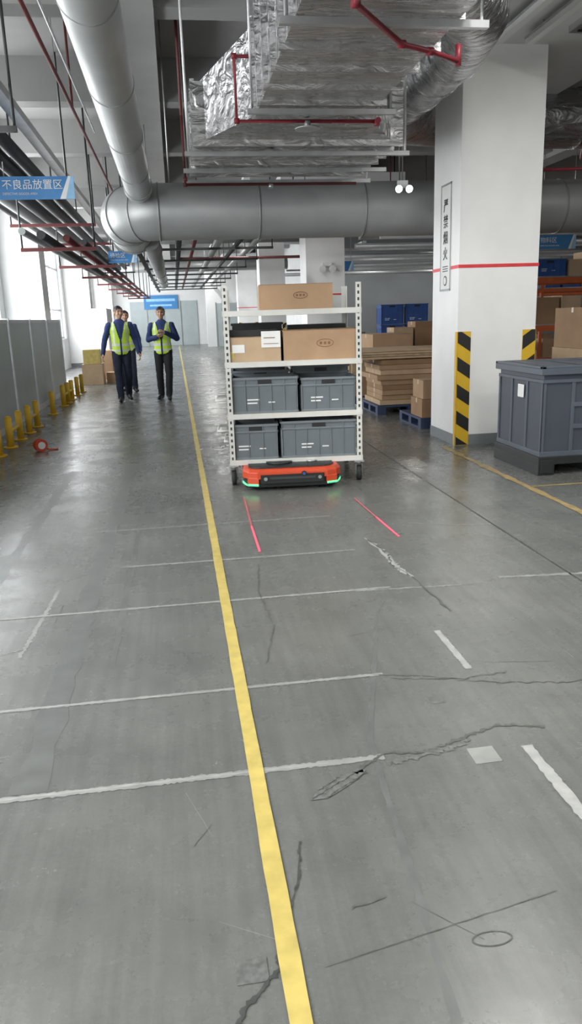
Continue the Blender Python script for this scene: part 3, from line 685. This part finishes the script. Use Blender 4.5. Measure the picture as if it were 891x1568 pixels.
def rack(name,x0,y0,n=3,bw=2.3,d=0.9,lv=(0.15,1.2,2.0)):
    b=B(name)
    for i in range(n+1):
        for y in (y0,y0+d-0.07):b.box(x0+i*bw,x0+i*bw+0.08,y,y+0.07,0,2.5,M_rack)
        for k in range(5):b.cyl((x0+i*bw+0.04,y0+0.03,0.3+k*0.45),(x0+i*bw+0.04,y0+d-0.03,0.5+k*0.45),0.012,M_rack,6)
    for i in range(n):
        for z in lv:
            for y in (y0-0.005,y0+d-0.045):b.box(x0+i*bw+0.08,x0+(i+1)*bw,y,y+0.05,z-0.1,z,M_rack)
            b.box(x0+i*bw+0.08,x0+(i+1)*bw,y0+0.02,y0+d-0.02,z,z+0.02,M_steel)
            x=x0+i*bw+0.15
            while x<x0+(i+1)*bw-0.6:
                w=random.uniform(0.35,0.6);hh=random.uniform(0.25,0.5)
                if random.random()<0.25:crate(b,x,x+w,y0+0.05,y0+0.6,z+0.02,z+0.3,M_blue,M_blue)
                else:carton(b,x,x+w,y0+0.05,y0+0.75,z+0.02,z+0.02+hh,random.choice((M_card,M_card2,M_card3)),mark=False)
                x+=w+0.05
    return b.done()
rack('storage_rack',6.0,12.8,n=2);rack('storage_rack',7.6,20.2,n=4);rack('storage_rack',13.5,12.0,n=3);rack('storage_rack',10.2,25.5,n=4)
b=B('carton_stack')
carton(b,-2.35,-1.85,19.6,20.2,0,0.5,M_card2,mark=False);carton(b,-2.3,-1.9,19.65,20.1,0.503,0.85,M_yel,mark=False);carton(b,-1.8,-1.4,20.0,20.5,0,0.25,M_card,mark=False)
carton(b,-2.35,-1.75,21.5,22.2,0,0.75,M_card,mark=False);b.done()
b=B('white_cabinet')
b.box(-2.7,-2.0,24,26,0.08,1.9,M_white);b.box(-2.66,-2.04,24.02,25.98,0,0.08,M_black)
for y in (24.66,25.33):b.box(-2.002,-1.995,y-0.005,y+0.005,0.1,1.88,M_seam)
for y in (24.6,25.25,25.9):b.box(-1.995,-1.98,y-0.03,y-0.015,0.95,1.1,M_steel)
b.done()
# ---------------------------------------------------------------- people
def blob_mesh(prims,voxel,smooth=3):
    bm=bmesh.new()
    for (c,rad) in prims:
        r=bmesh.ops.create_icosphere(bm,subdivisions=2,radius=1.0)
        for v in r['verts']:v.co=Vector((c[0]+v.co.x*rad[0],c[1]+v.co.y*rad[1],c[2]+v.co.z*rad[2]))
    me=bpy.data.meshes.new('tmp');bm.to_mesh(me);bm.free()
    o=bpy.data.objects.new('tmp',me);COL.objects.link(o)
    m=o.modifiers.new('r','REMESH');m.mode='VOXEL';m.voxel_size=voxel
    s=o.modifiers.new('s','SMOOTH');s.factor=0.5;s.iterations=smooth
    dg=bpy.context.evaluated_depsgraph_get();ev=o.evaluated_get(dg)
    res=bpy.data.meshes.new_from_object(ev)
    bpy.data.objects.remove(o);return res
def segp(p1,p2,r1,r2):
    p1=Vector(p1);p2=Vector(p2);L=(p2-p1).length;n=max(2,int(L/(min(r1,r2)*0.35)));out=[]
    for i in range(n+1):
        t=i/n;p=p1.lerp(p2,t);r=r1+(r2-r1)*t;out.append((p,(r,r,r)))
    return out
def person(name,loc,rot,P,trou=None,headturn=0.0,scale=1.0):
    trou=trou or M_trou
    prims=[];bones=[]
    def add(lbl,a,c,r1,r2):
        prims.extend(segp(a,c,r1,r2));bones.append((lbl,Vector(a),Vector(c),r1,r2))
    tor=[(0.88,0.165,0.118),(0.96,0.168,0.122),(1.08,0.165,0.118),(1.2,0.172,0.122),(1.32,0.188,0.124),(1.40,0.18,0.105),(1.45,0.125,0.085),(1.495,0.066,0.062)]
    for (a,c) in zip(tor,tor[1:]):
        for i in range(5):
            t=i/5;z=a[0]+(c[0]-a[0])*t;rx=a[1]+(c[1]-a[1])*t;ry=a[2]+(c[2]-a[2])*t
            prims.append(((0,0.0,z),(rx,ry,0.045)))
    bones.append(('torso',Vector((0,0,0.90)),Vector((0,0,1.47)),0.17,0.15))
    for s,k in ((-1,'R'),(1,'L')):
        hip=(s*0.088,0,0.9);kn=P['knee'+k];an=P['ank'+k]
        add('leg',hip,kn,0.098,0.075);add('leg',kn,an,0.075,0.064);
        toe=(an[0]+s*0.03,an[1]-0.17,0.038);heel=(an[0],an[1]+0.045,0.045+max(0,an[2]-0.1))
        add('shoe',heel,toe,0.045,0.037);add('shoe',(an[0],an[1],an[2]-0.02),((an[0]+toe[0])/2,(an[1]+toe[1])/2,0.05),0.05,0.043)
        sh=(s*0.185,0,1.405);el=P['elb'+k];wr=P['wri'+k]
        add('arm',sh,el,0.068,0.056);add('arm',el,wr,0.056,0.042)
    body=blob_mesh(prims,0.010)
    mats=[M_skin,M_hair,M_navy,trou,M_vest,M_refl,M_shoe,M_eye,M_lip,M_label]
    out=bmesh.new()
    bm=bmesh.new();bm.from_mesh(body)
    def near(p):
        best=None;bd=1e9
        for lbl,a,c,r1,r2 in bones:
            t=max(0,min(1,(p-a).dot(c-a)/max(1e-9,(c-a).length_squared)));q=a.lerp(c,t);r=r1+(r2-r1)*t
            dd=(p-q).length/r
            if lbl=='torso':
                d=p-q;dd=math.hypot(d.x/0.17,d.y/0.12)
                if d.z<0:dd+=abs(d.z)*6
                dd*=0.95
            if dd<bd:bd=dd;best=lbl
        return best
    infl={}
    for fc in bm.faces:
        p=fc.calc_center_median();l=near(p);k=3
        if l=='shoe':k=6 if p.z<0.12 else 3
        elif l=='leg':k=3
        elif l=='arm':k=2
        else:
            k=4
            if p.z<0.875:k=3
            elif p.z>1.46:k=2
            elif p.y<0 and abs(p.x)<0.012+max(0,(p.z-1.12))*0.26:k=2
            elif abs(p.z-1.05)<0.02 or abs(p.z-0.945)<0.016:k=5
            elif abs(abs(p.x)-0.115)<0.014 and p.z>1.07:k=5
        fc.material_index=k;fc.smooth=True
        if k in (4,5):
            for v in fc.verts:infl[v]=1
    bm.normal_update()
    for v in infl:v.co+=v.normal*0.009
    for v in bm.verts:
        q=noise.noise(v.co*9.0)*0.008+noise.noise(Vector((v.co.x*14,v.co.y*14,v.co.z*26)))*0.004
        v.co+=v.normal*q
    tmp=bpy.data.meshes.new('t');bm.to_mesh(tmp);bm.free();out.from_mesh(tmp)
    hc=Vector((0,-0.012,1.63));pr=[]
    pr+=segp((0,0.01,1.44),(0,0.0,1.56),0.056,0.052)
    pr.append((hc+Vector((0,0.012,0.02)),(0.078,0.096,0.096)));pr.append((hc+Vector((0,-0.025,-0.03)),(0.064,0.067,0.072)))
    pr.append((hc+Vector((0,-0.045,-0.077)),(0.038,0.04,0.03)));pr.append((hc+Vector((0,-0.096,-0.02)),(0.012,0.018,0.012)))
    pr.append((hc+Vector((0,-0.086,0.005)),(0.009,0.014,0.028)));pr.append((hc+Vector((0,-0.078,0.028)),(0.045,0.016,0.009)))
    for s in (-1,1):
        pr.append((hc+Vector((s*0.077,0.012,-0.005)),(0.01,0.018,0.03)));pr.append((hc+Vector((s*0.038,-0.06,-0.022)),(0.024,0.025,0.022)))
    pr.append((hc+Vector((0,-0.082,-0.052)),(0.022,0.014,0.008)))
    hd=blob_mesh(pr,0.006,2);bm=bmesh.new();bm.from_mesh(hd)
    hv=set()
    for fc in bm.faces:
        p=fc.calc_center_median()-hc;k=0;fc.smooth=True
        if p.z>0.05+ (0.012 if p.y<-0.06 else 0) or (p.y>-0.03 and p.z>0.02) or (p.y>-0.005 and p.z>-0.01 and abs(p.x)<0.083 and not(abs(p.x)>0.076 and p.z<0.03)) or (p.y>0.03 and p.z>-0.055):k=1
        elif (p-Vector((0,-0.094,-0.053))).length<0.02 and abs(p.z+0.053)<0.007:k=8
        elif p.y<-0.05 and abs(p.z-0.03)<0.005 and 0.014<abs(p.x)<0.045:k=1
        elif p.y<-0.05 and math.hypot((abs(p.x)-0.03)/0.013,(p.z-0.008)/0.006)<1:k=7
        fc.material_index=k
        if k==1 and p.z>-0.06 and not(p.y<-0.05 and abs(p.z-0.03)<0.006):
            for v in fc.verts:hv.add(v)
    bm.normal_update()
    for v in hv:v.co+=v.normal*(0.014+0.006*noise.noise(v.co*60))
    rm=Matrix.Translation(Vector((0,0,1.5)))@Matrix.Rotation(headturn,4,'Z')@Matrix.Translation(Vector((0,0,-1.5)))
    bm.transform(rm)
    tmp=bpy.data.meshes.new('t');bm.to_mesh(tmp);bm.free();out.from_mesh(tmp)
    for s,k in ((-1,'R'),(1,'L')):
        el=Vector(P['elb'+k]);wr=Vector(P['wri'+k]);d=(wr-el).normalized()
        nrm=P.get('pn'+k,Vector((-s,0,0)));nrm=Vector(nrm);nrm=(nrm-d*nrm.dot(d)).normalized();sd=d.cross(nrm).normalized()
        if sd.y>0.0:sd=-sd
        pr=segp(wr-d*0.04,wr+d*0.02,0.028,0.026)
        for u in (-0.026,-0.009,0.009,0.026):pr+=segp(wr+d*0.015+sd*u*0.6,wr+d*0.085+sd*u,0.014,0.0125)
        for u,L in ((0.03,0.07),(0.010,0.08),(-0.010,0.074),(-0.029,0.058)):
            b0=wr+d*0.085+sd*u;d1=(d+nrm*0.25).normalized();d2=(d+nrm*0.8).normalized();d3=(d*0.6+nrm).normalized()
            p1=b0+d1*L*0.45;p2=p1+d2*L*0.32;p3=p2+d3*L*0.25
            pr+=segp(b0,p1,0.0095,0.009)+segp(p1,p2,0.009,0.008)+segp(p2,p3,0.008,0.007)
        t0=wr+d*0.025+sd*0.028;t1=t0+(sd*0.7+d*0.7+nrm*0.2).normalized()*0.04;t2=t1+(d+nrm*0.5+sd*0.2).normalized()*0.032
        pr+=segp(t0,t1,0.013,0.011)+segp(t1,t2,0.011,0.0085)
        hm=blob_mesh(pr,0.0045,1);bm=bmesh.new();bm.from_mesh(hm)
        for fc in bm.faces:fc.material_index=0;fc.smooth=True
        tmp=bpy.data.meshes.new('t');bm.to_mesh(tmp);bm.free();out.from_mesh(tmp)
    me=bpy.data.meshes.new(name);out.to_mesh(me);out.free()
    for m in mats:me.materials.append(m)
    mn=min(v.co.z for v in me.vertices)
    o=bpy.data.objects.new(name,me);COL.objects.link(o);o.scale=(scale,)*3;o.location=(loc[0],loc[1],-mn*scale+0.001);o.rotation_euler=(0,0,rot);return o
walk={'kneeR':(-0.09,-0.10,0.49),'ankR':(-0.08,-0.22,0.09),'kneeL':(0.10,0.0,0.48),'ankL':(0.09,0.18,0.12),
 'elbR':(-0.29,0.05,1.13),'wriR':(-0.34,-0.08,0.89),'elbL':(0.28,0.05,1.13),'wriL':(0.32,-0.06,0.89)}
stand={'kneeR':(-0.09,-0.03,0.49),'ankR':(-0.09,0.02,0.09),'kneeL':(0.10,-0.09,0.49),'ankL':(0.08,-0.14,0.09),
 'elbR':(-0.27,0.03,1.14),'wriR':(-0.06,-0.19,1.20),'elbL':(0.28,0.02,1.15),'wriL':(0.09,-0.20,1.27),'pnR':(0.0,0.6,0.5),'pnL':(0,0.6,-0.6)}
walk2={'kneeR':(-0.10,0.0,0.48),'ankR':(-0.10,0.15,0.11),'kneeL':(0.10,-0.10,0.49),'ankL':(0.10,-0.18,0.09),
 'elbR':(-0.26,0.05,1.13),'wriR':(-0.28,-0.05,0.89),'elbL':(0.265,0.05,1.13),'wriL':(0.28,-0.08,0.89)}
person('worker',(-1.05,15.15),0.12,walk,headturn=0.35,scale=1.02)
person('worker',(-0.26,15.15),-0.12,stand,trou=M_trou2,headturn=0.1,scale=1.0)
person('worker',(-1.06,17.2),0.1,walk2,headturn=0.0,scale=0.985)
# ---------------------------------------------------------------- lights
def area(name,loc,rot,sx,sy,pw,col=(1,1,1)):
    l=bpy.data.lights.new(name,'AREA');l.shape='RECTANGLE';l.size=sx;l.size_y=sy;l.energy=pw;l.color=col
    o=bpy.data.objects.new(name,l);COL.objects.link(o);o.location=loc;o.rotation_euler=rot;return o
for i,(y0,y1) in enumerate(edges):
    k=330*(y1-y0)/8*(1.0 if y0<17 else 1.5)
    area('window_daylight',(XL-0.05,(y0+y1)/2,2.55),(0,-math.pi/2,0),3.0,(y1-y0)*0.97,k,(0.96,0.98,1.0))
for y in (-6,-2.2,1.1,4.4):
    for x in (-1.9,2.3,5.5):
        area('tube_lamp_light',(x,y,4.3),(0,0,0),0.3,1.4,72 if y>0 else 52,(1,0.985,0.94))
b=B('tube_lamps')
for y in (14.5,21.1,27.7,34.3,40.9):
    for x in (1.5,7.0,10.0,15.0):
        if x>5 and y>30:continue
        b.box(x-0.06,x+0.06,y+0.6,y+1.8,3.98,4.05,M_white)
        for yy in (y+0.8,y+1.6):b.cyl((x,yy,4.05),(x,yy,ZR),0.006,M_steel,6)
        area('tube_lamp_light',(x,y+1.2,3.97),(0,0,0),0.1,1.15,45 if x<5 else 30,(1,0.99,0.96))
b.done()
w=bpy.data.worlds.new('world');scene.world=w;w.use_nodes=True
w.node_tree.nodes['Background'].inputs[0].default_value=(0.85,0.92,1,1);w.node_tree.nodes['Background'].inputs[1].default_value=1.0
